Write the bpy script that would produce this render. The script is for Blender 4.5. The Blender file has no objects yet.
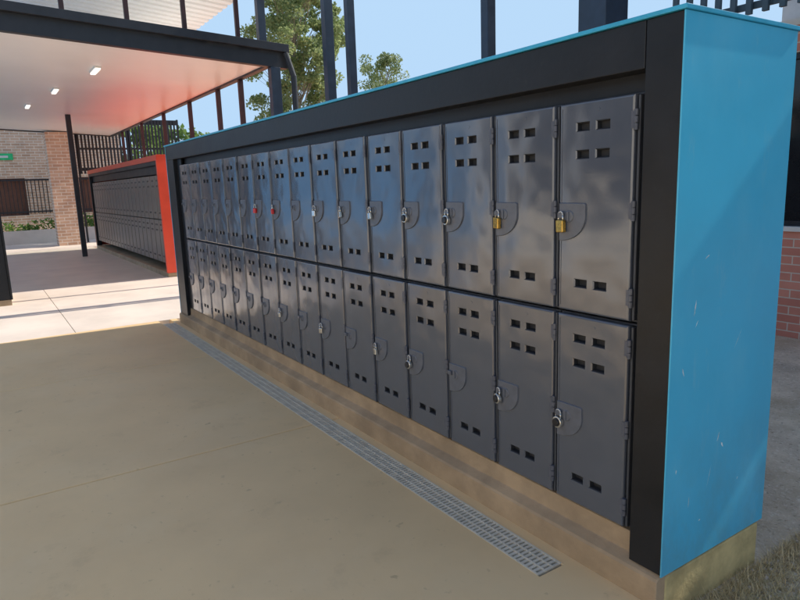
import bpy, bmesh, math, random
import numpy as np
from mathutils import Vector, Matrix
random.seed(7)
C=bpy.context.scene.collection
R=math.radians
W=.38
# ---------------- camera solve from measured edges of the shelter ----------------
def cam(P):
    cx,cy,cz,yaw,pit,rol,f=P[:7]
    F=np.array([math.cos(pit)*math.cos(yaw),math.cos(pit)*math.sin(yaw),math.sin(pit)])
    Rr=np.cross(F,[0,0,1]);Rr/=np.linalg.norm(Rr);U=np.cross(Rr,F)
    R2=math.cos(rol)*Rr+math.sin(rol)*U;U2=-math.sin(rol)*Rr+math.cos(rol)*U
    return np.array([cx,cy,cz]),R2,U2,F,f*100
def proj(P,pt):
    c,R_,U,F,f=cam(P);d=np.array(pt)-c
    z=d@F
    return 400+f*(d@R_)/z,300-f*(d@U)/z
zb=.24
def pts(P):
    H,X1,Zt,Db,zf,X3,X2,zin=P[7:]
    p=.03
    L=[]
    def l(n,k,px):L.append(((-W*n,0,zb+k*H),px))
    l(0,2,(641,92));l(0,1,(634,326));l(0,0,(628,531))
    l(1,2,(559,103));l(1,0,(558,493));l(2,2,(497,112));l(2,0,(498,465));l(4,2,(400,127));l(4,0,(408,419))
    l(7,2,(309,143));l(7,1,(316,265));l(7,0,(325,377));l(10,2,(251,152));l(16,2,(179,163));l(16,0,(196,311))
    L+= [((X1,-p,Zt),(688,5)),((X1,-p,zf),(660,577)),((X1,Db,Zt),(798,27)),((X1,Db,zf),(763,518)),((X3,-p,Zt),(163,148)),((X3,-p,zf),(184,311)),((X2,-p,zin),(645,67)),((-4*W,-p,zin),(407,119))]
    return L
def res(P):
    r=[]
    for w,px in pts(P):
        a,b=proj(P,w);r+=[a-px[0],b-px[1]]
    return np.array(r)
P=np.array([1.44,-1.98,1.643,2.5627,-.186,-.0389,6.3,.843,.131,2.175,.78,.09,-6.85,-.017,2.0])
lam=1e-2
r=res(P)
for it in range(150):
    J=np.zeros((len(r),len(P)))
    for i in range(len(P)):
        Q=P.copy();Q[i]+=1e-5;J[:,i]=(res(Q)-r)/1e-5
    A=J.T@J;g=J.T@r
    d=np.linalg.solve(A+lam*np.diag(np.diag(A)+1e-6),-g)
    r2=res(P+d)
    if r2@r2<r@r:P=P+d;r=r2;lam=max(lam/3,1e-9)
    else:lam*=4
HT=float(P[7]);X1=float(P[8]);ZT=float(P[9]);DB=float(P[10]);ZF=float(P[11]);X3=float(P[12]);X2=float(P[13]);ZIN=float(P[14])

# ---------------- helpers ----------------
def box(bm,x0,x1,y0,y1,z0,z1):
    if x0>x1:x0,x1=x1,x0
    if y0>y1:y0,y1=y1,y0
    v=[bm.verts.new(p) for p in [(x0,y0,z0),(x1,y0,z0),(x1,y1,z0),(x0,y1,z0),(x0,y0,z1),(x1,y0,z1),(x1,y1,z1),(x0,y1,z1)]]
    for f in [(0,3,2,1),(4,5,6,7),(0,1,5,4),(1,2,6,5),(2,3,7,6),(3,0,4,7)]:
        bm.faces.new([v[i] for i in f])
    return v
def prof_x(bm,x0,x1,prof):
    A=[bm.verts.new((x0,p[0],p[1])) for p in prof];B=[bm.verts.new((x1,p[0],p[1])) for p in prof]
    bm.faces.new(A);bm.faces.new(B[::-1]);n=len(prof)
    for i in range(n):
        j=(i+1)%n;bm.faces.new([A[i],B[i],B[j],A[j]])
def poly_slab(bm,pts_,z0,z1):
    A=[bm.verts.new((p[0],p[1],z0)) for p in pts_];B=[bm.verts.new((p[0],p[1],z1)) for p in pts_]
    bm.faces.new(A[::-1]);bm.faces.new(B);n=len(pts_)
    for i in range(n):
        j=(i+1)%n;bm.faces.new([A[i],A[j],B[j],B[i]])
def cyl(bm,p0,p1,r0,r1=None,n=12,caps=True):
    if r1 is None:r1=r0
    p0=Vector(p0);p1=Vector(p1);d=(p1-p0).normalized()
    a=d.orthogonal().normalized();b=d.cross(a)
    A=[bm.verts.new(p0+(a*math.cos(2*math.pi*i/n)+b*math.sin(2*math.pi*i/n))*r0) for i in range(n)]
    B=[bm.verts.new(p1+(a*math.cos(2*math.pi*i/n)+b*math.sin(2*math.pi*i/n))*r1) for i in range(n)]
    for i in range(n):
        j=(i+1)%n;bm.faces.new([A[i],A[j],B[j],B[i]])
    if caps:
        bm.faces.new(A[::-1]);bm.faces.new(B)
def tube(bm,path,r,n=8):
    for a,b in zip(path,path[1:]):cyl(bm,a,b,r,r,n)
def prism_xz(bm,poly,y0,y1,inset=0.0):
    n=len(poly)
    cx=sum(p[0] for p in poly)/n;cz=sum(p[1] for p in poly)/n
    A=[bm.verts.new((cx+(p[0]-cx)*(1-inset),y0,cz+(p[1]-cz)*(1-inset))) for p in poly]
    B=[bm.verts.new((p[0],y1,p[1])) for p in poly]
    bm.faces.new(A);bm.faces.new(B[::-1])
    for i in range(n):
        j=(i+1)%n;bm.faces.new([A[i],B[i],B[j],A[j]])
def obj(name,bm,mat,parent=None,bevel=0,seg=2,smooth=False,mat2=None):
    bmesh.ops.recalc_face_normals(bm,faces=bm.faces[:])
    me=bpy.data.meshes.new(name);bm.to_mesh(me);bm.free()
    if smooth:
        for p in me.polygons:p.use_smooth=True
    o=bpy.data.objects.new(name,me);C.objects.link(o)
    me.materials.append(mat)
    if mat2:me.materials.append(mat2)
    if parent:o.parent=parent
    if bevel:
        m=o.modifiers.new('Bevel','BEVEL');m.width=bevel;m.segments=seg;m.limit_method='ANGLE';m.angle_limit=R(40)
    return o
def thing(name,label,cat,loc=(0,0,0),rotz=0,group=None):
    o=bpy.data.objects.new(name,None);C.objects.link(o);o.location=loc;o.rotation_euler=(0,0,rotz)
    o['label']=label;o['category']=cat
    if group:o['group']=group
    return o
def tag(o,label,cat,group=None,kind=None):
    o['label']=label;o['category']=cat
    if group:o['group']=group
    if kind:o['kind']=kind
    return o
def struct(o,label=None,cat=None):
    o['kind']='structure'
    if label:o['label']=label
    if cat:o['category']=cat
    return o
def dup(root,loc,label,group=None,name=None):
    r=root.copy();C.objects.link(r);r.location=loc;r['label']=label
    if group:r['group']=group
    for ch in list(root.children):
        c=ch.copy();C.objects.link(c);c.parent=r
        for g in ch.children:
            d=g.copy();C.objects.link(d);d.parent=c
    return r

# ---------------- materials ----------------
def mat(name,col,rough=.6,metal=0,var=.15,scale=6,bump=.0,bscale=80,rvar=.1,col2=None,spec=.5,detail=6,dist=.02,camber=0):
    m=bpy.data.materials.new(name);m.use_nodes=True
    nt=m.node_tree;N=nt.nodes;L=nt.links
    b=N['Principled BSDF'];b.inputs['Roughness'].default_value=rough;b.inputs['Metallic'].default_value=metal
    b.inputs['Specular IOR Level'].default_value=spec
    tc=N.new('ShaderNodeTexCoord');nz=N.new('ShaderNodeTexNoise');nz.inputs['Scale'].default_value=scale;nz.inputs['Detail'].default_value=detail;nz.inputs['Roughness'].default_value=.6
    L.new(tc.outputs['Object'],nz.inputs['Vector'])
    cr=N.new('ShaderNodeValToRGB')
    c1=[c*(1-var) for c in col];c2=col2 if col2 else [min(1,c*(1+var)) for c in col]
    cr.color_ramp.elements[0].position=.35;cr.color_ramp.elements[0].color=(*c1,1)
    cr.color_ramp.elements[1].position=.65;cr.color_ramp.elements[1].color=(*c2,1)
    L.new(nz.outputs['Fac'],cr.inputs['Fac']);L.new(cr.outputs['Color'],b.inputs['Base Color'])
    mr=N.new('ShaderNodeMapRange');mr.inputs['To Min'].default_value=max(.02,rough-rvar);mr.inputs['To Max'].default_value=min(1,rough+rvar)
    L.new(nz.outputs['Fac'],mr.inputs['Value']);L.new(mr.outputs['Result'],b.inputs['Roughness'])
    last=None
    if camber:
        sp=N.new('ShaderNodeSeparateXYZ');L.new(tc.outputs['Object'],sp.inputs[0])
        mu=N.new('ShaderNodeMath');mu.operation='MULTIPLY';L.new(sp.outputs['X'],mu.inputs[0]);L.new(sp.outputs['X'],mu.inputs[1])
        m2=N.new('ShaderNodeMath');m2.operation='MULTIPLY';m2.inputs[1].default_value=-camber;L.new(mu.outputs[0],m2.inputs[0])
        bp0=N.new('ShaderNodeBump');bp0.inputs['Strength'].default_value=1;bp0.inputs['Distance'].default_value=1
        L.new(m2.outputs[0],bp0.inputs['Height']);last=bp0
        # slow waviness of moulded plastic, so that reflections break up unevenly
        n3=N.new('ShaderNodeTexNoise');n3.inputs['Scale'].default_value=5.5;n3.inputs['Detail'].default_value=1
        oi=N.new('ShaderNodeObjectInfo');va=N.new('ShaderNodeVectorMath');va.operation='ADD'
        L.new(tc.outputs['Object'],va.inputs[0]);L.new(oi.outputs['Location'],va.inputs[1]);L.new(va.outputs[0],n3.inputs['Vector'])
        bp3=N.new('ShaderNodeBump');bp3.inputs['Strength'].default_value=.8;bp3.inputs['Distance'].default_value=.014
        L.new(n3.outputs['Fac'],bp3.inputs['Height']);L.new(last.outputs['Normal'],bp3.inputs['Normal']);last=bp3
    if bump:
        n2=N.new('ShaderNodeTexNoise');n2.inputs['Scale'].default_value=bscale;n2.inputs['Detail'].default_value=4
        L.new(tc.outputs['Object'],n2.inputs['Vector'])
        bp=N.new('ShaderNodeBump');bp.inputs['Strength'].default_value=bump;bp.inputs['Distance'].default_value=dist
        L.new(n2.outputs['Fac'],bp.inputs['Height'])
        if last:L.new(last.outputs['Normal'],bp.inputs['Normal'])
        last=bp
    if last:L.new(last.outputs['Normal'],b.inputs['Normal'])
    return m
def overlay(m,texfn,col,fac=1.0):
    nt=m.node_tree;N=nt.nodes;L=nt.links
    b=N['Principled BSDF'];src=b.inputs['Base Color'].links[0].from_socket
    tc=[n for n in N if n.type=='TEX_COORD'][0]
    msk=texfn(N,L,tc.outputs['Object'])
    mx=N.new('ShaderNodeMix');mx.data_type='RGBA'
    mu=N.new('ShaderNodeMath');mu.operation='MULTIPLY';mu.inputs[1].default_value=fac
    L.new(msk,mu.inputs[0]);L.new(mu.outputs[0],mx.inputs[0]);L.new(src,mx.inputs[6]);mx.inputs[7].default_value=(*col,1)
    L.new(mx.outputs[2],b.inputs['Base Color'])
def noise_mask(scale,lo,hi,stretch=(1,1,1),detail=4,rough=.5,rot=(0,0,0),off=(0,0,0),zlim=None):
    def f(N,L,co):
        mp=N.new('ShaderNodeMapping');mp.inputs['Scale'].default_value=stretch;mp.inputs['Rotation'].default_value=rot;mp.inputs['Location'].default_value=off;L.new(co,mp.inputs['Vector'])
        nz=N.new('ShaderNodeTexNoise');nz.inputs['Scale'].default_value=scale;nz.inputs['Detail'].default_value=detail;nz.inputs['Roughness'].default_value=rough
        L.new(mp.outputs[0],nz.inputs['Vector'])
        mr=N.new('ShaderNodeMapRange');mr.inputs['From Min'].default_value=lo;mr.inputs['From Max'].default_value=hi
        L.new(nz.outputs['Fac'],mr.inputs['Value']);out=mr.outputs['Result']
        if zlim:
            sp=N.new('ShaderNodeSeparateXYZ');L.new(co,sp.inputs[0])
            m2=N.new('ShaderNodeMapRange');m2.inputs['From Min'].default_value=zlim[0];m2.inputs['From Max'].default_value=zlim[1];m2.inputs['To Min'].default_value=1;m2.inputs['To Max'].default_value=0
            L.new(sp.outputs['Z'],m2.inputs['Value']);mu=N.new('ShaderNodeMath');mu.operation='MULTIPLY';L.new(out,mu.inputs[0]);L.new(m2.outputs['Result'],mu.inputs[1]);out=mu.outputs[0]
        return out
    return f
def brick(name,c1,c2,mortar,rowh=.086,bw=.24,ms=.006):
    m=bpy.data.materials.new(name);m.use_nodes=True;nt=m.node_tree;N=nt.nodes;L=nt.links;b=N['Principled BSDF'];b.inputs['Roughness'].default_value=.85
    tc=N.new('ShaderNodeTexCoord');sp=N.new('ShaderNodeSeparateXYZ');cb=N.new('ShaderNodeCombineXYZ')
    L.new(tc.outputs['Object'],sp.inputs[0])
    ad=N.new('ShaderNodeMath');ad.operation='ADD';L.new(sp.outputs['X'],ad.inputs[0]);L.new(sp.outputs['Y'],ad.inputs[1])
    L.new(ad.outputs[0],cb.inputs[0]);L.new(sp.outputs['Z'],cb.inputs[1])
    bt=N.new('ShaderNodeTexBrick');L.new(cb.outputs[0],bt.inputs['Vector'])
    bt.inputs['Scale'].default_value=1;bt.inputs['Brick Width'].default_value=bw;bt.inputs['Row Height'].default_value=rowh;bt.inputs['Mortar Size'].default_value=ms
    bt.inputs['Color1'].default_value=(*c1,1);bt.inputs['Color2'].default_value=(*c2,1);bt.inputs['Mortar'].default_value=(*mortar,1)
    nz=N.new('ShaderNodeTexNoise');nz.inputs['Scale'].default_value=3;L.new(tc.outputs['Object'],nz.inputs['Vector'])
    hs=N.new('ShaderNodeHueSaturation');mr=N.new('ShaderNodeMapRange');mr.inputs['To Min'].default_value=.75;mr.inputs['To Max'].default_value=1.25
    L.new(nz.outputs['Fac'],mr.inputs['Value']);L.new(mr.outputs['Result'],hs.inputs['Value']);L.new(bt.outputs['Color'],hs.inputs['Color']);L.new(hs.outputs['Color'],b.inputs['Base Color'])
    bp=N.new('ShaderNodeBump');bp.inputs['Strength'].default_value=.5;bp.inputs['Distance'].default_value=.01;bp.invert=True
    L.new(bt.outputs['Fac'],bp.inputs['Height']);L.new(bp.outputs['Normal'],b.inputs['Normal'])
    return m
M={}
M['locker']=mat('locker_plastic',(.080,.094,.125),.19,var=.05,scale=3,bump=.06,bscale=140,rvar=.04,dist=.003,camber=.20,spec=1.0)
M['locker'].node_tree.nodes['Principled BSDF'].inputs['Coat Weight'].default_value=.45
M['locker'].node_tree.nodes['Principled BSDF'].inputs['Coat Roughness'].default_value=.16
overlay(M['locker'],noise_mask(9,.58,.8,(1,1,.35)),(.13,.145,.18),.25)
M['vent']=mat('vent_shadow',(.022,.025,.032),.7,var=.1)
M['locker_body']=mat('locker_shell',(.05,.057,.072),.5,var=.15)
M['latch']=mat('latch_plastic',(.110,.122,.15),.35,var=.12,scale=20,spec=.6)
M['hinge']=mat('hinge_plastic',(.09,.10,.13),.35,var=.2,scale=20)
M['black']=mat('black_sheet_steel',(.010,.011,.014),.42,var=.3,scale=4,rvar=.1,bump=.05,bscale=30,spec=.4)
overlay(M['black'],noise_mask(14,.6,.8,(1,1,1),8,.7),(.05,.05,.05),.25)
M['blue']=mat('blue_sheet_steel',(.065,.48,.75),.33,var=.06,scale=1.3,rvar=.1,bump=.12,bscale=2.2,dist=.03)
overlay(M['blue'],noise_mask(3.0,.5,.72,(1,1,.5),6,.6),(.15,.57,.80),.45)
overlay(M['blue'],noise_mask(6,.58,.75,(1,1.2,.35),8,.75,(0,0,0),(3,1,5)),(.36,.60,.70),.35)
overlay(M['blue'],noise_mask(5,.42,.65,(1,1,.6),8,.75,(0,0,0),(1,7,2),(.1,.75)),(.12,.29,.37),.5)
M['scuff']=mat('bare_scuffed_metal',(.72,.80,.82),.6,var=.2,scale=30)
M['bluereflector']=mat('blue_reflector_paint',(.14,.47,1.0),.5,var=.05)
M['bluetrim']=mat('blue_trim',(.04,.40,.64),.35,var=.1)
def conc(name,k):
    m=mat(name,tuple(c*k for c in (.82,.585,.31)),.62,var=.06,scale=1.1,bump=.18,bscale=220,rvar=.12,dist=.003,detail=9)
    overlay(m,noise_mask(.8,.48,.7,(1,1,1),7,.65),(.86*k,.65*k,.38*k),.6)
    overlay(m,noise_mask(26,.68,.74,(1,1,1),3,.5),(.45*k,.31*k,.17*k),.3)
    overlay(m,noise_mask(3.5,.58,.72,(1,1,1),8,.7),(.64*k,.45*k,.24*k),.5)
    overlay(m,noise_mask(9,.71,.75,(1,1,1),3,.5,(0,0,0),(4,4,4)),(.38*k,.25*k,.13*k),.45)
    return m
M['concrete']=conc('tan_concrete',1.0)
M['kerb']=mat('kerb_concrete',(.42,.305,.19),.85,var=.18,scale=4,bump=.4,bscale=90,dist=.004,detail=9)
overlay(M['kerb'],noise_mask(2.5,.48,.68,(.6,1,1),8,.7),(.25,.175,.105),.6)
M['endbase']=mat('base_concrete',(.50,.41,.20),.85,var=.25,scale=7,bump=.5,bscale=60,dist=.006,detail=9)
M['pale']=mat('pale_concrete',(.76,.66,.57),.8,var=.08,scale=1.5,bump=.2,bscale=120,dist=.003)
M['sunpatch']=mat('sunlit_patch_white',(.88,.86,.82),.7,var=.05,scale=9,bump=.2,bscale=120,dist=.003)
M['gravelm']=mat('pebble_stone',(.52,.46,.39),.8,var=.3,scale=30)
M['render_grey']=mat('cream_render',(.84,.80,.73),.8,var=.04,scale=1.5)
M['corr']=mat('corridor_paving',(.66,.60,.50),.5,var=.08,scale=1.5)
M['orange_bounce']=mat('orange_bounce_ground',(.90,.22,.05),.8,var=.08,scale=3)
M['gal']=mat('galvanised_steel',(.66,.61,.50),.65,metal=0,var=.12,scale=14)
M['darkgap']=mat('drain_trough',(.24,.21,.16),.9)
M['dirt']=mat('gravelly_dirt',(.62,.52,.39),.95,var=.2,scale=2.2,bump=.9,bscale=60,dist=.02,detail=10)
overlay(M['dirt'],noise_mask(55,.56,.64,(1,1,1),3,.6),(.80,.72,.60),.65)
overlay(M['dirt'],noise_mask(30,.60,.68,(1,1,1),3,.6),(.22,.17,.11),.65)
overlay(M['dirt'],noise_mask(1.6,.48,.64,(1,1,1),8,.7,(0,0,0),(9,2,0)),(.42,.33,.21),.6)
M['red']=mat('red_sheet_steel',(.70,.07,.03),.35,var=.10,scale=2)
M['soffit']=mat('white_soffit',(.92,.90,.87),.35,var=.02,scale=1)
M['sheet']=mat('white_roof_sheet',(.92,.90,.87),.9,var=.02,scale=1,spec=.1)
M['beam']=mat('dark_beam_paint',(.018,.02,.026),.45,var=.2)
M['postblue']=mat('dark_blue_post_paint',(.022,.038,.065),.4,var=.2)
M['postred']=mat('maroon_post_paint',(.045,.014,.014),.5,var=.2)
M['brickred']=brick('red_brick',(.66,.29,.22),(.54,.21,.16),(.62,.55,.48))
M['bricktan']=brick('tan_brick',(.72,.49,.34),(.56,.35,.23),(.80,.70,.58),rowh=.10,bw=.30,ms=.012)
M['glass']=mat('dark_window_glass',(.012,.014,.018),.08,var=.1)
M['brownscreen']=mat('red_brown_screen',(.22,.10,.065),.7,var=.15)
M['white']=mat('white_frame_paint',(.7,.7,.68),.5,var=.05)
M['teal']=mat('grey_blue_louvre_paint',(.055,.095,.125),.5,var=.1)
M['brass']=mat('brass',(.62,.38,.09),.28,metal=.9,var=.2,scale=40)
M['steel']=mat('bright_steel',(.62,.62,.60),.22,metal=.9,var=.15,scale=40)
M['dial']=mat('black_dial',(.015,.015,.018),.3)
M['redplastic']=mat('red_padlock_cover',(.6,.03,.03),.35)
M['bark']=mat('tree_bark',(.30,.25,.19),.9,var=.3,scale=5,bump=.5,bscale=20)
def leafmat(name,a,b_,tw=.5):
    m=bpy.data.materials.new(name);m.use_nodes=True;N=m.node_tree.nodes;L=m.node_tree.links;b=N['Principled BSDF'];b.inputs['Roughness'].default_value=.6
    g=N.new('ShaderNodeNewGeometry');cr=N.new('ShaderNodeValToRGB');cr.color_ramp.elements[0].color=(*a,1);cr.color_ramp.elements[1].color=(*b_,1)
    L.new(g.outputs['Random Per Island'],cr.inputs['Fac']);L.new(cr.outputs['Color'],b.inputs['Base Color'])
    tr=N.new('ShaderNodeBsdfTranslucent');mx=N.new('ShaderNodeMixShader');mx.inputs[0].default_value=tw
    L.new(cr.outputs['Color'],tr.inputs['Color']);L.new(b.outputs[0],mx.inputs[1]);L.new(tr.outputs[0],mx.inputs[2]);L.new(mx.outputs[0],N['Material Output'].inputs['Surface'])
    return m
M['gum']=leafmat('gum_leaves',(.16,.23,.085),(.42,.48,.22))
M['green']=leafmat('green_leaves',(.08,.16,.04),(.24,.34,.10))
M['hedge']=leafmat('hedge_leaves',(.08,.17,.04),(.24,.38,.09))
M['straw']=leafmat('dry_grass_blades',(.38,.29,.15),(.80,.67,.40),.2)
M['lamp']=mat('lamp_diffuser',(.9,.9,.88),.4,var=.02)
b=M['lamp'].node_tree.nodes['Principled BSDF'];b.inputs['Emission Color'].default_value=(1,.95,.85,1);b.inputs['Emission Strength'].default_value=1.2
M['exitgreen']=mat('green_sign',(.02,.55,.2),.5)

# ---------------- ground ----------------
GZ=.015
bm=bmesh.new()
S=400
v=[bm.verts.new(p) for p in [(-S,-S,-.065),(S,-S,-.065),(S,S,-.065),(-S,S,-.065)]];bm.faces.new(v)
struct(obj('ground',bm,M['dirt']),'bare grey brown gravelly earth around the shelter','ground')
bm=bmesh.new()
DY0,DY1=-.252,-.115
XJ=-6.86
poly_slab(bm,[(-2.364,-2.6),(3.2,-2.6),(3.2,.02),(X1+.012,.02),(X1+.012,-.03),(-2.364,-.03),(-2.364,DY1),(-.232,DY1),(-.232,DY0),(-2.364,DY0)],-.2,GZ)
xs=[-2.37,-4.72,XJ]
for a,b_ in zip(xs,xs[1:]):
    box(bm,a-.006,b_+.004,-.03,DY1,-.2,GZ)
    box(bm,a-.006,b_+.004,DY0,-2.6,-.2,GZ)
for a,b_ in zip([3.2,-2.37,-4.72],[-2.37,-4.72,XJ]):
    box(bm,a-.006,b_+.004,-2.606,-6.2,-.2,GZ)
struct(obj('pavement',bm,M['concrete'],bevel=.004,seg=1),'tan brown concrete pavement slabs in front of the lockers','pavement')
bm=bmesh.new();poly_slab(bm,[(.20,-.07),(.17,-.34),(.62,-.38),(.60,-.06)],GZ+.001,GZ+.010)  # near-white slab takes the place of a sunlit spot on the ground
tag(obj('sunlit_patch_slab',bm,M['sunpatch'],bevel=.003),'small white paving stone standing in for sunlit ground below the blue panel corner','paving stone')
bm=bmesh.new()
for (a,b_) in [(XJ-.003,-9.0),(-9.006,-11.2)]:
    box(bm,a,b_,2.3,-1.2,-.2,-.002+GZ)
    box(bm,a,b_,-1.206,-8.9,-.2,-.002+GZ)
struct(obj('path',bm,M['pale'],bevel=.003,seg=1),'pale sunlit concrete path between the two locker banks','path')
bm=bmesh.new();box(bm,-11.206,-20.5,.9,-8.9,-.2,-.002)
struct(obj('corridor_floor',bm,M['corr']),'shaded concrete floor under the far canopy','floor')
bm=bmesh.new();box(bm,-20.506,-40,8,-12,-.2,-.004)
struct(obj('courtyard',bm,M['pale']),'sunlit pale courtyard paving beyond the far canopy','courtyard')
bm=bmesh.new();box(bm,-7.4,-20.5,2.31,7.5,-.2,-.02)  # added strip out of view; its sunlit orange warms the far ceiling
struct(obj('bounce_strip',bm,M['orange_bounce']),'orange red play surface added unseen behind the canopy posts to warm the ceiling','play surface')

# drain
DH2=(DY1-DY0)/2-.001
dr=thing('drain_channel','long narrow galvanised drain grate let into the tan pavement along the kerb','drain',(-3.4,(DY0+DY1)/2,GZ))
bm=bmesh.new();box(bm,-.24+3.4,-6.6+3.4,-DH2,DH2,-.06,-.018);obj('trough',bm,M['darkgap'],dr)
bm=bmesh.new()
for y in (-DH2-.0005,-DH2*.33,DH2*.33,DH2-.0005):
    w=.005 if abs(y)>.05 else .004
    box(bm,-3.2,3.16,y-w,y+w,-.018,.002)
obj('rail',bm,M['gal'],dr)
bm=bmesh.new()
x=-3.19
while x<3.16:
    box(bm,x,x+.013,-DH2+.004,DH2-.004,-.016,.0005);x+=.024
obj('grate_bars',bm,M['gal'],dr)

# ---------------- enclosure ----------------
XE=-.38*16
def enclosure(x1,x3,xin_near,xin_far,y0,depth,zt,zf,zin,colmat,trimmat,label,cat='locker shelter',liddepth=None):
    e=thing('locker_shelter',label,cat,((x1+x3)/2,y0,0))
    ox=(x1+x3)/2
    p=.03
    bm=bmesh.new();box(bm,xin_near-ox,x1-.006-ox,-p,.10,zf,zt-.012);obj('post_panel',bm,M['black'],e,.003)
    bm=bmesh.new();box(bm,x3+.006-ox,xin_far-ox,-p,.10,zf,zin);obj('post_panel',bm,M['black'],e,.003)
    bm=bmesh.new();box(bm,x3+.006-ox,xin_near-.002-ox,-p-.001,.12,zin+.001,zt-.012);obj('fascia',bm,M['black'],e,.003)
    bm=bmesh.new();box(bm,x1-.006-ox,x1-ox,-p-.004,depth,zf-.004,zt-.012);sp_=obj('side_panel',bm,colmat,e,.002)
    bm=bmesh.new();box(bm,x3-ox,x3+.006-ox,-p-.004,depth,zf-.004,zt-.012);obj('side_panel',bm,colmat,e,.002)
    bm=bmesh.new();box(bm,x3-.02-ox,x1+.008-ox,-p-.012,(liddepth or depth+.02),zt-.011,zt+.004);obj('roof_panel',bm,trimmat,e,.002)
    bm=bmesh.new();box(bm,x3+.006-ox,x1-.006-ox,depth-.02,depth-.002,zf,zt-.012);obj('back_panel',bm,M['black'],e)
    bm=bmesh.new();box(bm,x3+.01-ox,x1-.01-ox,.05,.06,zin-.16,zin);obj('recess_lining',bm,M['black'],e)
    return e,sp_
e,sidep=enclosure(X1,X3,X2,X3+.3,0,DB,ZT,ZF,ZIN,M['blue'],M['bluetrim'],'long black framed locker shelter with a scratched blue end panel')
ox=(X1+X3)/2
bm=bmesh.new();box(bm,X3+.3-ox,XE-.004-ox,.012,.03,ZF,ZIN-.002);obj('filler_panel',bm,M['black'],e)
rs=random.Random(3)
def flake(y,z,l,wd,ang):
    bm=bmesh.new()
    n=9;xx=X1-ox+.0006
    ca,sa=math.cos(ang),math.sin(ang);up=[];dn=[]
    for i in range(n+1):
        t=i/n;u=(t-.5)*l;hw=wd*math.sin(math.pi*min(.97,max(.03,t)))*rs.uniform(.35,1.1);o_=rs.uniform(-.3,.3)*wd
        for arr,s_ in ((up,1),(dn,-1)):
            vv=o_+s_*hw
            arr.append(bm.verts.new((xx,y+u*ca-vv*sa,z+u*sa+vv*ca)))
    for i in range(n):bm.faces.new([up[i],up[i+1],dn[i+1],dn[i]])
    obj('paint_chip',bm,M['scuff'],sidep)
for y,z,l,wd,a in [(.10,1.16,.06,.0035,1.4),(.115,1.10,.03,.002,1.0),(.045,.93,.035,.003,1.9),(.16,1.34,.03,.0025,.5),(.30,.62,.04,.0035,1.2),(.33,.58,.03,.005,2.2),(.46,.40,.014,.003,1.0),(.12,.40,.045,.002,1.5),(.20,.30,.014,.003,.2),(.03,.55,.02,.003,1.5),(.40,1.0,.09,.0010,1.0),(.25,.47,.10,.0011,1.3)]:
    flake(y,z,l,wd,a)
# concrete base + kerb
bm=bmesh.new()
prof_x(bm,X3-.02,X1-.0075,[(-.050,-.25),(-.050,.120),(-.042,.130),(.006,.150),(.012,.236),(.06,.236),(.06,.07),(.3,.07),(.3,-.25)])
struct(obj('kerb',bm,M['kerb'],bevel=.004),'brown concrete kerb under the grey lockers','kerb')
bm=bmesh.new();box(bm,X1-.159,X1-.004,-.0,DB-.02,-.25,ZF-.013)
struct(obj('kerb_end',bm,M['endbase'],bevel=.01),'yellowish concrete footing below the blue end panel','kerb')

# ---------------- lockers ----------------
DW=.352;DH=HT-.017
def make_door_bm():
    bm=bmesh.new()
    w=DW;h=DH
    m=.009
    xs=[m,.083,.151,.179,.247,w-m]
    zs=[m,.101,.137,h-.217,h-.181,h-.112,h-.076,h-m]
    yf=-.008
    holes={(1,1),(3,1),(1,3),(3,3),(1,5),(3,5)}
    G={}
    for i,x in enumerate(xs):
        for j,z in enumerate(zs):G[i,j]=bm.verts.new((x-w/2,yf,z))
    for i in range(len(xs)-1):
        for j in range(len(zs)-1):
            q=[G[i,j],G[i+1,j],G[i+1,j+1],G[i,j+1]]
            if (i,j) in holes:
                x0,x1=xs[i]-w/2,xs[i+1]-w/2;z0,z1=zs[j],zs[j+1]
                lip=[bm.verts.new(p) for p in [(x0+.0005,yf+.0006,z0+.0005),(x1-.0005,yf+.0006,z0+.0005),(x1-.0005,yf+.0006,z1-.0005),(x0+.0005,yf+.0006,z1-.0005)]]
                soft=[bm.verts.new(p) for p in [(x0+.005,yf+.005,z0+.004),(x1-.005,yf+.005,z0+.004),(x1-.005,yf+.005,z1-.004),(x0+.005,yf+.005,z1-.004)]]
                inn=[bm.verts.new(p) for p in [(x0+.007,yf+.028,z0+.006),(x1-.007,yf+.028,z0+.006),(x1-.007,yf+.045,z1-.006),(x0+.007,yf+.045,z1-.006)]]
                for a in range(4):
                    b_=(a+1)%4
                    bm.faces.new([q[a],q[b_],lip[b_],lip[a]])
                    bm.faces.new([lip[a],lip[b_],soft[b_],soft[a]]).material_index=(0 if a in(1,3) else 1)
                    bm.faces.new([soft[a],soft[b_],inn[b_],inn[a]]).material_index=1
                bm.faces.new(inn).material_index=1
            else:bm.faces.new(q)
    def ringv(o,y):
        return [bm.verts.new((o-w/2,y,o)),bm.verts.new((w/2-o,y,o)),bm.verts.new((w/2-o,y,h-o)),bm.verts.new((o-w/2,y,h-o))]
    inner=ringv(m,yf);md1=ringv(.0055,yf+.001);mid=ringv(.0022,yf+.0035);o1=ringv(0,yf+.009);o2=ringv(0,.02)
    for A,B in ((inner,md1),(md1,mid),(mid,o1),(o1,o2)):
        for a in range(4):
            b_=(a+1)%4;bm.faces.new([A[b_],A[a],B[a],B[b_]])
    bm.faces.new(o2[::-1]).material_index=1
    box(bm,-w/2+.010,-w/2+.015,yf-.002,yf+.001,.02,h-.02)
    pol=[(.012+.013*math.cos(t*math.pi/8),h-.036+.007*math.sin(t*math.pi/8)) for t in range(16)]
    prism_xz(bm,pol,yf-.0012,yf+.001,.1)
    return bm
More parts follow.
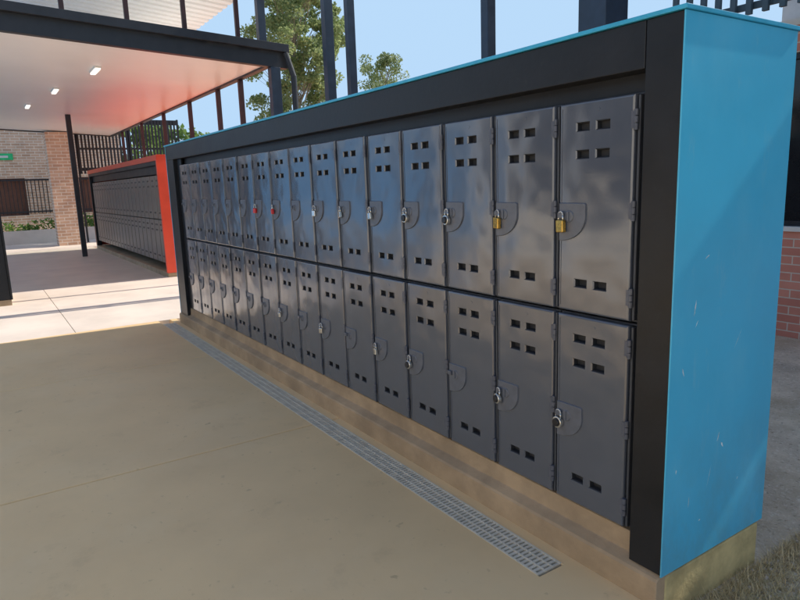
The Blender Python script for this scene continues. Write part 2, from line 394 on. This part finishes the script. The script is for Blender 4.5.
def latch_bm():
    bm=bmesh.new();x0=-DW/2+.006;top=DH-.385
    pol=[(x0,top-.155)]
    for t in range(0,11):
        a=math.pi/2*t/10;pol.append((x0+.012+.125*math.sin(a),top-.055-.100*math.cos(a)))
    pol+=[(x0+.137,top-.006),(x0+.131,top),(x0,top)]
    prism_xz(bm,pol,-.015,-.007,.035)
    pol2=[(x0+.055+.026*math.cos(t*math.pi/8),top-.055+.026*math.sin(t*math.pi/8)) for t in range(16)]
    prism_xz(bm,pol2,-.019,-.014,.15)
    box(bm,x0+.004,x0+.030,-.028,-.012,top-.062,top-.040)
    box(bm,x0+.052,x0+.058,-.024,-.018,top-.075,top-.035)
    return bm
def hinge_bm(z):
    bm=bmesh.new();x=DW/2+.007
    for k in range(3):
        cyl(bm,(x,-.008,z-.036+k*.025),(x,-.008,z-.036+k*.025+.022),.008,n=10)
    box(bm,x-.02,x,-.011,-.006,z-.03,z+.03)
    return bm
def make_locker(label,group):
    t=thing('locker',label,'locker',(0,0,0),0,group)
    bm=bmesh.new();box(bm,-.188,.188,.046,.50,.002,HT-.002)
    box(bm,-.187,.187,.0215,.045,.004,.012);box(bm,-.187,.187,.0215,.045,HT-.012,HT-.004)
    box(bm,DW/2+.001,.187,.0,.045,.013,HT-.013);box(bm,-.187,-.18,.0215,.045,.013,HT-.013)
    obj('carcass',bm,M['locker_body'],t,.002,1)
    d=obj('door',make_door_bm(),M['locker'],t,mat2=M['vent'])
    d.location=(-.007,0,.0085)
    obj('latch_plate',latch_bm(),M['latch'],d,.0015,2)
    for z in (.09,DH/2,DH-.09):obj('hinge',hinge_bm(z),M['hinge'],d)
    return t
ORD=['first','second','third','fourth','fifth','sixth','seventh','eighth','ninth','tenth','eleventh','twelfth','thirteenth','fourteenth','fifteenth','sixteenth']
PL=[(0,1,'brass'),(1,1,'brass'),(2,1,'round'),(3,1,'round'),(4,1,'steel'),(5,1,'steel'),(6,1,'steel'),(8,1,'red'),(9,1,'red'),(0,0,'round'),(1,0,'round'),(3,0,'round'),(4,0,'steel'),(6,0,'steel'),(8,0,'steel')]
look={(n,k):'with %s padlock'%kind for n,k,kind in PL}
first=None
GL='grey lockers in the black and blue shelter'
rj=random.Random(5)
for n in range(16):
    for k in (1,0):
        row='upper' if k else 'lower'
        lab='grey %s row locker, %s column from the blue end panel%s'%(row,ORD[n],(' '+look[n,k]) if (n,k) in look else '')
        loc=(-.38*(n+.5),0,zb+k*HT)
        if first is None:
            first=make_locker(lab,GL);first.location=loc
        else:
            t=dup(first,loc,lab,GL)
            for ch in t.children:
                if ch.name.startswith('door'):
                    ch.rotation_euler=(R(rj.uniform(-.35,.35)),R(rj.uniform(-.12,.12)),R(rj.uniform(-.6,.6)))
def padlock(kind,label,loc):
    t=thing('padlock',label,'padlock',loc,0,'padlocks hanging on the grey lockers')
    bmt={'brass':M['brass'],'round':M['steel'],'steel':M['steel'],'red':M['redplastic']}[kind]
    bm=bmesh.new()
    if kind=='round':
        cyl(bm,(0,-.011,-.052),(0,.009,-.052),.026,n=24)
    else:
        s_=.022 if kind=='brass' else .018
        box(bm,-s_,s_,-.010,.009,-.080 if kind=='brass' else -.070,-.030)
    body=obj('padlock_body',bm,bmt,t,.004,3)
    if kind=='round':
        bm=bmesh.new();cyl(bm,(0,-.019,-.052),(0,-.0112,-.052),.017,.019,n=20);obj('dial',bm,M['dial'],body,.002)
    bm=bmesh.new()
    path=[(-.014,0,-.034)]+[(-.014*math.cos(a),0,-.010+.014*math.sin(a)) for a in [math.pi*i/8 for i in range(9)]]+[(.014,0,-.034)]
    tube(bm,path,.0038)
    obj('shackle',bm,M['steel'],t,smooth=True)
    return t
for n,k,kind in PL:
    kd={'brass':'brass','round':'round steel combination','steel':'small steel','red':'red covered'}[kind]
    lab='%s padlock on the %s row locker, %s column from blue panel'%(kd,'upper' if k else 'lower',ORD[n])
    o=padlock(kind,lab,(-.38*(n+.5)-DW/2+.006+.02-.007,-.026,zb+k*HT+.0085+DH-.385-.052+.012))
    o.rotation_euler=(0,R(random.uniform(-8,8)),R(random.uniform(-15,15)))

# ---------------- far red bank ----------------
RY=.93;RX1=-11.0;RX3=-19.6
e2,_=enclosure(RX1,RX3,RX1-.16,RX3+.15,RY,.75,2.30,.10,2.12,M['red'],M['red'],'bright red framed locker shelter standing under the far canopy',liddepth=1.15)
bm=bmesh.new();box(bm,RX3,RX1-.02,RY-.03,RY+.7,-.25,.095);struct(obj('kerb_far',bm,M['kerb'],bevel=.01),'concrete kerb under the red locker shelter','kerb')
bm=bmesh.new();ox2=(RX1+RX3)/2
box(bm,RX3-ox2,RX1-ox2+.002,-.05,-.033,2.2,2.288);box(bm,RX1-.06-ox2,RX1+.002-ox2,-.05,-.033,.1,2.2)
obj('front_rim',bm,M['red'],e2)
GL2='lockers in the red framed shelter'
M['farlocker']=mat('far_locker_plastic',(.17,.145,.125),.35,var=.08,scale=3)
def simple_locker():
    bm=make_door_bm()
    for v in bm.verts:v.co.z+=.0085
    box(bm,-.188,.188,.046,.50,.002,HT-.002)
    return bm
ords2=ORD+['seventeenth','eighteenth','nineteenth','twentieth','twenty first','twenty second']
src=None
for n in range(21):
    for k in (1,0):
        lab='grey %s locker, %s column from the near red end of the far shelter'%('upper' if k else 'lower',ords2[n])
        if src is None:
            src=obj('locker',simple_locker(),M['farlocker'],mat2=M['vent']);o=src
        else:
            o=src.copy();C.objects.link(o)
        tag(o,lab,'locker',GL2);o.location=(RX1-.18-.39*(n+.5),RY+.02,.25+k*HT)
# opposite bank at far left
opp=thing('opposite_locker_shelter','black end of a locker shelter at the left edge of the photo','locker shelter',(-10.35,-2.1,0))
bm=bmesh.new();box(bm,-.63,.63,.36,-.36,.1,2.1);obj('cabinet',bm,M['black'],opp,.004)
bm=bmesh.new();box(bm,-.65,.65,.39,.362,1.9,2.14);box(bm,.40,.65,.39,.362,.1,1.9);obj('front_frame',bm,M['black'],opp,.004)
bm=bmesh.new();box(bm,-.67,.67,.40,-.40,2.141,2.16);obj('roof_panel',bm,M['bluetrim'],opp)
bm=bmesh.new();box(bm,-.63,.64,.37,-.37,-.1,.098);obj('plinth',bm,M['kerb'],opp)

# ---------------- far canopy ----------------
def zs_(y):return 3.74-.055*(y+1.46)
def slab(bm,x0,x1,y0,y1,b0,t0):
    v=[bm.verts.new(p) for p in [(x0,y0,zs_(y0)+b0),(x1,y0,zs_(y0)+b0),(x1,y1,zs_(y1)+b0),(x0,y1,zs_(y1)+b0),(x0,y0,zs_(y0)+t0),(x1,y0,zs_(y0)+t0),(x1,y1,zs_(y1)+t0),(x0,y1,zs_(y1)+t0)]]
    for f in [(0,3,2,1),(4,5,6,7),(0,1,5,4),(1,2,6,5),(2,3,7,6),(3,0,4,7)]:bm.faces.new([v[i] for i in f])
can=thing('far_canopy','low flat canopy with a white ceiling and black edge beam above the far walkway','canopy')
YB=-2.6
bm=bmesh.new();slab(bm,-22.4,-8.52,YB,2.1,.0,.10);obj('ceiling_lining',bm,M['soffit'],can)
bm=bmesh.new();slab(bm,-8.515,-8.40,YB,2.45,-.03,.30);slab(bm,-22.4,-8.515,2.105,2.2,-.03,.16);slab(bm,-22.5,-22.405,YB,2.2,-.03,.2);obj('edge_beam',bm,M['beam'],can,.004)
bm=bmesh.new();slab(bm,-8.39,-8.30,YB,2.45,.20,.32);obj('gutter',bm,M['beam'],can,.004)
for x in (-9.8,-11.05,-13.0,-15.3,-17.8,-20.6):
    bm=bmesh.new();box(bm,x-.04,x+.04,2.12,2.20,-.1,zs_(2.2)-.03);obj('post',bm,M['postred'],can,.004)
bm=bmesh.new();box(bm,-8.53,-8.39,2.16,2.32,-.1,zs_(2.2)-.03);obj('post',bm,M['postblue'],can,.006)
bm=bmesh.new();cyl(bm,(-8.30,2.50,-.1),(-8.30,2.50,zs_(2.5)-.15),.045,n=14);cyl(bm,(-8.30,2.50,zs_(2.5)-.16),(-8.34,2.40,zs_(2.5)+.2),.045,n=14);box(bm,-8.36,-8.24,2.44,2.56,2.6,2.66);obj('downpipe',bm,M['beam'],can)
bm=bmesh.new();box(bm,-17.3,-17.18,.20,.32,-.1,zs_(.3)-.0);obj('post',bm,M['beam'],can,.006)
lab=['slim ceiling light nearest the beam of the far canopy','second slim ceiling light deeper under the far canopy','farthest slim ceiling light under the far canopy']
for i,(x,y) in enumerate([(-10.5,-.06),(-13.2,-.4),(-16,-.7)]):
    t=thing('ceiling_light',lab[i],'light',(x,y,zs_(y)-.04),0,'ceiling lights under the far canopy')
    bm=bmesh.new();box(bm,-.3,.3,-.05,.05,.015,.05);obj('housing',bm,M['white'],t,.004)
    bm=bmesh.new();box(bm,-.28,.28,-.04,.04,-.01,.014);obj('diffuser',bm,M['lamp'],t,.006)

# ---------------- high roof ----------------
hr=thing('high_roof','tall white ribbed roof on short posts above the black beam','roof')
def rib(bm,x0,x1,ye,ze,ys,zs):
    n=int((x1-x0)/.25)
    prof=[]
    for i in range(n):
        a=x0+(x1-x0)*i/n;d=(x1-x0)/n
        prof+=[(a,0),(a+d*.55,0),(a+d*.65,.05),(a+d*.9,.05)]
    prof.append((x1,0))
    A=[bm.verts.new((p[0],ye,ze+p[1])) for p in prof];B=[bm.verts.new((p[0],ys,zs+p[1])) for p in prof]
    for i in range(len(prof)-1):
        bm.faces.new([A[i],A[i+1],B[i+1],B[i]])
bm=bmesh.new();rib(bm,-24,-8.8,1.9,4.60,-1.6,4.92);rib(bm,-8.79,5,2.5,4.85,1.9,4.88);obj('roof_sheeting',bm,M['sheet'],hr)
bm=bmesh.new()
box(bm,-8.79,5,2.16,2.24,4.68,4.84)
obj('purlin',bm,M['beam'],hr)
for y in (-1.52,-.72,.09,.88,1.68):
    bm=bmesh.new();box(bm,-8.48,-8.42,y-.03,y+.03,zs_(y)+.30,4.72-.05*y);obj('short_post',bm,M['postred'],hr,.003)
for x,w in ((-1.98,.13),(-3.3,.05),(-5.9,.05),(-6.5,.06)):
    bm=bmesh.new();box(bm,x-w,x+w,2.2-w,2.2+w,-.1,4.8);obj('post',bm,M['postblue'],hr,.006)
bm=bmesh.new();box(bm,-8.50,-8.38,2.00,2.12,zs_(2.1)+.301,4.9);obj('post',bm,M['postblue'],hr,.006)

# ---------------- right building ----------------
bd=thing('brick_building','red brick building with dark windows behind the blue end panel','building',(3,4.8,0))
def bx_(name,m,a,bev=0,par=bd):
    bm=bmesh.new()
    for q in a:box(bm,*q)
    return obj(name,bm,m,par,bev)
bx_('wall',M['brickred'],[(-5.6,7,0,.3,-.1,1.02),(-5.6,-5.2,0,.3,1.02,3.0),(-5.6,7,.02,.3,2.75,3.0),(-5.6,-5.3,.3,6,-.1,3.0)])
bx_('sill',M['white'],[(-5.2,7,-.04,.10,1.022,1.07)],.004)
for i in range(6):
    x=-5.19+i*2.03
    w=bx_('window',M['beam'],[(x,x+.05,.04,.12,1.072,2.74),(x+1.95,x+2.0,.04,.12,1.072,2.74),(x+.05,x+1.95,.04,.12,1.072,1.12),(x+.05,x+1.95,.04,.12,2.69,2.74),(x+.98,x+1.02,.04,.12,1.12,2.69)])
    bx_('pane',M['glass'],[(x+.05,x+1.95,.08,.09,1.12,2.69)],0,w)
bx_('roof',M['white'],[(-5.6,7.4,.0,6.4,3.0,3.06)])
bx_('shade_wall',M['white'],[(-5.6,7.2,1.3,1.4,3.062,5.0)])  # added upper wall, stops sun passing through the louvres onto the blue panel
bm=bmesh.new()
x=-5.7
while x<7:
    box(bm,x,x+.05,-.66,-.62,3.05,3.52);x+=.15
box(bm,-5.72,7.0,-.61,-.58,3.10,3.16)
obj('louvre_screen',bm,M['teal'],bd)
bx_('fascia',M['teal'],[(-5.72,7.0,-.70,-.57,3.521,4.74)])

# ---------------- unseen opposite buildings, added for reflected light ----------------
ob=thing('bounce_building','unseen cream building added across the pavement to reflect warm light to the lockers','building',(-1,-6.5,0))  # out of view, added to throw warm sunlight back on floor and doors
bx_('wall',M['render_grey'],[(-7.4,10,-.3,0,-.1,1.0),(-7.4,-6.4,-.3,0,1.0,3.4),(-.5,10,-.3,0,1.0,3.4)],0,ob)
bx_('window',M['glass'],[(-6.39,-.51,-.3,-.05,1.001,3.4)],0,ob)
bx_('roof',M['white'],[(-7.6,10.2,-3,.15,3.41,3.5)],0,ob)
oc=thing('blue_reflection_building','added unseen long building clad in bright blue panels and dark windows','building',(-25,-9.0,0))  # out of view, added so the doors pick up blue streaks
bx_('plinth',M['render_grey'],[(-17,16,-3,-.02,-.1,.05)],0,oc)
x=16
while x>-17:
    bx_('blue_reflector_panel',M['bluereflector'],[(x-3.6,x,-.3,0,.052,3.2)],0,oc)
    bx_('window',M['glass'],[(x-5.79,x-3.61,-.3,-.05,.052,3.2)],0,oc)
    x-=5.8
bx_('roof',M['white'],[(-19,16.2,-3.2,.12,3.21,3.3)],0,oc)

# ---------------- far left buildings ----------------
fb=thing('tan_brick_building','tan brick building with barred openings at the end of the walkway','building',(-27,-3,0))
bx_('wall',M['bricktan'],[(-.3,0,-5.5,6.2,2.3,4.6),(-.3,0,-5.5,-1.6,-.1,2.3),(-.3,0,2.7,3.6,-.1,2.3),(-.3,0,6.0,6.2,-.1,2.3)],0,fb)
bx_('opening_screen',M['brownscreen'],[(-.28,-.25,-1.6,2.7,.9,2.3),(-.28,-.25,3.6,6.0,.9,2.3)],0,fb)
bx_('dado',M['bricktan'],[(-.29,-.01,-1.598,2.698,-.1,.9),(-.29,-.01,3.602,5.998,-.1,.9)],0,fb)
bm=bmesh.new()
y=-1.55
while y<5.9:
    box(bm,.0,.02,y,y+.025,.95,2.25);y+=.13
box(bm,-.0,.03,-1.6,6,2.2,2.26);box(bm,0,.03,-1.6,6,1.0,1.05)
obj('window_bars',bm,M['beam'],fb)
bx_('roof',M['beam'],[(-6,.3,-5.7,6.4,4.6,4.75)],0,fb)
sg=thing('exit_sign','small green sign high on the tan brick wall','sign',(-26.98,-.95,3.1))
bm=bmesh.new();box(bm,0,.03,-.36,.36,-.12,.12);obj('sign_panel',bm,M['exitgreen'],sg,.004)
bm=bmesh.new();box(bm,.031,.035,-.20,.20,-.04,.04);obj('sign_mark',bm,M['white'],sg)
bm=bmesh.new();box(bm,-22.4,-21.8,.10,.90,-.1,zs_(.5)-.04)
o=obj('brick_pier',bm,M['bricktan'],None);tag(o,'tall tan brick pier holding the far end of the white ceiling','pier')
bm=bmesh.new();box(bm,-24.3,-24.1,-6,1.6,-.1,.45)
tag(obj('low_wall',bm,M['pale']),'low pale wall across the sunlit courtyard','wall')
def leaves(bm,c,rad,n,size,flat=1.0):
    for i in range(n):
        while True:
            p=Vector((random.uniform(-1,1),random.uniform(-1,1),random.uniform(-1,1)))
            if p.length<1:break
        q=Vector((c[0]+p.x*rad[0],c[1]+p.y*rad[1],c[2]+p.z*rad[2]))
        s=size*random.uniform(.6,1.3)
        a=Vector((random.gauss(0,1),random.gauss(0,1),random.gauss(0,1)-.3)).normalized();b_=a.orthogonal().normalized()*s*.32;a=a*s
        v=[bm.verts.new(q-a*.5),bm.verts.new(q+b_),bm.verts.new(q+a*.5),bm.verts.new(q-b_)]
        bm.faces.new(v)
def tree(label,loc,h,cr,zlow,m,nclump=26,per=130,size=.17,group=None,clump=.5,br=.03,sub=1):
    t=thing('tree',label,'tree',loc,random.uniform(0,6),group)
    bm=bmesh.new()
    pts_=[Vector((0,0,-.1))]
    k=6
    for i in range(1,k+1):
        pts_.append(Vector((random.uniform(-.12,.12)*i*.4,random.uniform(-.12,.12)*i*.4,h*.9*i/k)))
    for i in range(k):cyl(bm,pts_[i],pts_[i+1],h*.013*(1-i/k)+.03,h*.013*(1-(i+1)/k)+.02,8,False)
    cb=bmesh.new()
    nl=max(1,nclump//sub)
    for i in range(nl):
        f=random.uniform(0,1);z=zlow+(h-zlow)*f
        rr=cr*(.35+.9*math.sin(math.pi*min(1,max(0,.12+.8*f))))*.8
        ang=random.uniform(0,6.28);d=rr*math.sqrt(random.uniform(.05,1))
        c=Vector((math.cos(ang)*d,math.sin(ang)*d,z))
        zt=max(.8,z-d*1.1-.4);jj=min(k-1,int(zt/(h*.9)*k));ff=zt/(h*.9)*k-jj
        base=pts_[jj].lerp(pts_[jj+1],min(1,ff))
        mid=base.lerp(c,.5)+Vector((random.uniform(-.15,.15),random.uniform(-.15,.15),.12*d))
        cyl(bm,base,mid,br,br*.6,5,False);cyl(bm,mid,c,br*.6,br*.3,5,False)
        for q in range(sub):
            cc=c+Vector((random.gauss(0,.3),random.gauss(0,.3),random.gauss(0,.28))) if q else c
            if q:cyl(bm,mid,cc,br*.4,br*.2,4,False)
            s=clump*random.uniform(.5,1.1)
            leaves(cb,cc,(s*1.1,s*1.1,s*.7),per,size)
    obj('trunk',bm,M['bark'],t,smooth=True);obj('crown',cb,m,t)
    return t
tree('tall loose gum tree rising behind the dark posts above the lockers',(-23.5,9.5,-.1),13,2.05,2.5,M['gum'],390,150,.12,clump=.40,br=.022,sub=3)
tree('small rounded gum tree top just above the shelter roof line',(-30,18,-.1),8.6,1.5,5.2,M['gum'],42,90,.15,clump=.5,br=.025,sub=3)
for i,(x,y,h,lab_) in enumerate([(-38,2.5,5.6,'leftmost dense green tree behind the picket screen'),(-37,5.2,6.2,'middle dense green tree behind the picket screen'),(-40,8.2,5.3,'rightmost dense green tree behind the picket screen'),(-42,12.5,5.2,'green tree seen between the maroon posts'),(-44,25,5.2,'distant green tree right of the tall gum tree')]):
    tree(lab_,(x,y,-.1),h,2.4,1.2,M['green'],30,120,.34,'trees in the background',.9)
hd=thing('hedge','low clipped green hedge in front of the barred openings','hedge',(-25.6,-1.5,0))
cb=bmesh.new()
for i in range(40):leaves(cb,(random.uniform(-.2,.2),random.uniform(-3.5,3.5),random.uniform(.3,.75)),(.35,.35,.22),50,.12)
obj('foliage',cb,M['hedge'],hd)
ps=thing('picket_screen','dark high picket screen between the brick pier and maroon posts','fence',(-22.7,2.2,0))
bm=bmesh.new()
y=-1.1
while y<2.2:
    box(bm,0,.03,y,y+.06,2.3,4.1);y+=.11
obj('pickets',bm,M['beam'],ps)
bm=bmesh.new();box(bm,-.04,0,-1.15,2.28,3.95,4.12);box(bm,-.04,0,-1.15,2.28,3.1,3.16);box(bm,-.04,0,-1.15,2.28,2.4,2.5);obj('rail',bm,M['beam'],ps)
for y in (-1.15,.5,2.23):
    bm=bmesh.new();box(bm,-.10,-.042,y,y+.06,-.1,4.15);obj('post',bm,M['beam'],ps)

# dry grass + pebbles at the foot of the blue panel
bm=bmesh.new()
for i in range(7500):
    x=X1+.01+abs(random.gauss(0,.28));y=random.uniform(.03,1.3)
    if random.random()<.45:x=X1+.01+abs(random.gauss(0,.08))
    if random.random()<.3:x=X1+.30+random.gauss(0,.12);y=.3+random.gauss(0,.14)
    if y<.03 or x<X1+.005:continue
    l=random.uniform(.02,.075);a=random.uniform(0,6.28);t=random.uniform(.5,1.5)
    d=Vector((math.cos(a)*math.sin(t),math.sin(a)*math.sin(t),math.cos(t)))*l;s=Vector((-math.sin(a),math.cos(a),0))*.002
    p=Vector((x,y,-.065));v=[bm.verts.new(p-s),bm.verts.new(p+s),bm.verts.new(p+d)];bm.faces.new(v)
tag(obj('dry_grass',bm,M['straw']),'dry straw coloured grass litter at the foot of the blue panel','grass',kind='stuff')
bm=bmesh.new()
for i in range(2200):
    x=random.uniform(X1+.01,1.6);y=random.uniform(.03,3.5);s=random.uniform(.003,.012)
    bmesh.ops.create_icosphere(bm,subdivisions=1,radius=s,matrix=Matrix.Translation((x,y,-.064)))
tag(obj('gravel',bm,M['gravelm']),'loose pale pebbles on the earth beside the shelter','gravel',kind='stuff')

# ---------------- light ----------------
w=bpy.data.worlds.new('World');bpy.context.scene.world=w;w.use_nodes=True
N=w.node_tree.nodes;L=w.node_tree.links
sky=N.new('ShaderNodeTexSky');sky.sky_type='NISHITA';sky.sun_disc=False
el=R(40);az=R(3.5)
sky.sun_elevation=el;sky.sun_rotation=az;sky.air_density=1.0;sky.dust_density=.8;sky.ozone_density=1.2
mx=N.new('ShaderNodeVectorMath');mx.operation='MULTIPLY';mx.inputs[1].default_value=(1.85,1.62,1.46)
mn=N.new('ShaderNodeVectorMath');mn.operation='MINIMUM';mn.inputs[1].default_value=(3.3,4.75,6.4)
L.new(sky.outputs[0],mx.inputs[0]);L.new(mx.outputs[0],mn.inputs[0]);L.new(mn.outputs[0],N['Background'].inputs[0]);N['Background'].inputs[1].default_value=.15
sd=Vector((math.sin(az)*math.cos(el),math.cos(az)*math.cos(el),math.sin(el)))
sl=bpy.data.lights.new('sun','SUN');sl.energy=5;sl.angle=R(.5);sl.color=(1,.92,.80)
so=bpy.data.objects.new('sun',sl);C.objects.link(so);so.rotation_euler=(-sd).to_track_quat('-Z','Y').to_euler()
so.location=(0,5,10)
s=bpy.context.scene
s.view_settings.view_transform='Standard';s.view_settings.look='None';s.view_settings.exposure=0
# ---------------- camera ----------------
c,R2,U2,F,f=cam(P)
cd=bpy.data.cameras.new('camera');co=bpy.data.objects.new('camera',cd);C.objects.link(co)
cd.sensor_width=36;cd.lens=f/800*36;cd.clip_end=2000;cd.clip_start=.02
m=Matrix(((R2[0],U2[0],-F[0],c[0]),(R2[1],U2[1],-F[1],c[1]),(R2[2],U2[2],-F[2],c[2]),(0,0,0,1)))
co.matrix_world=m
s.camera=co
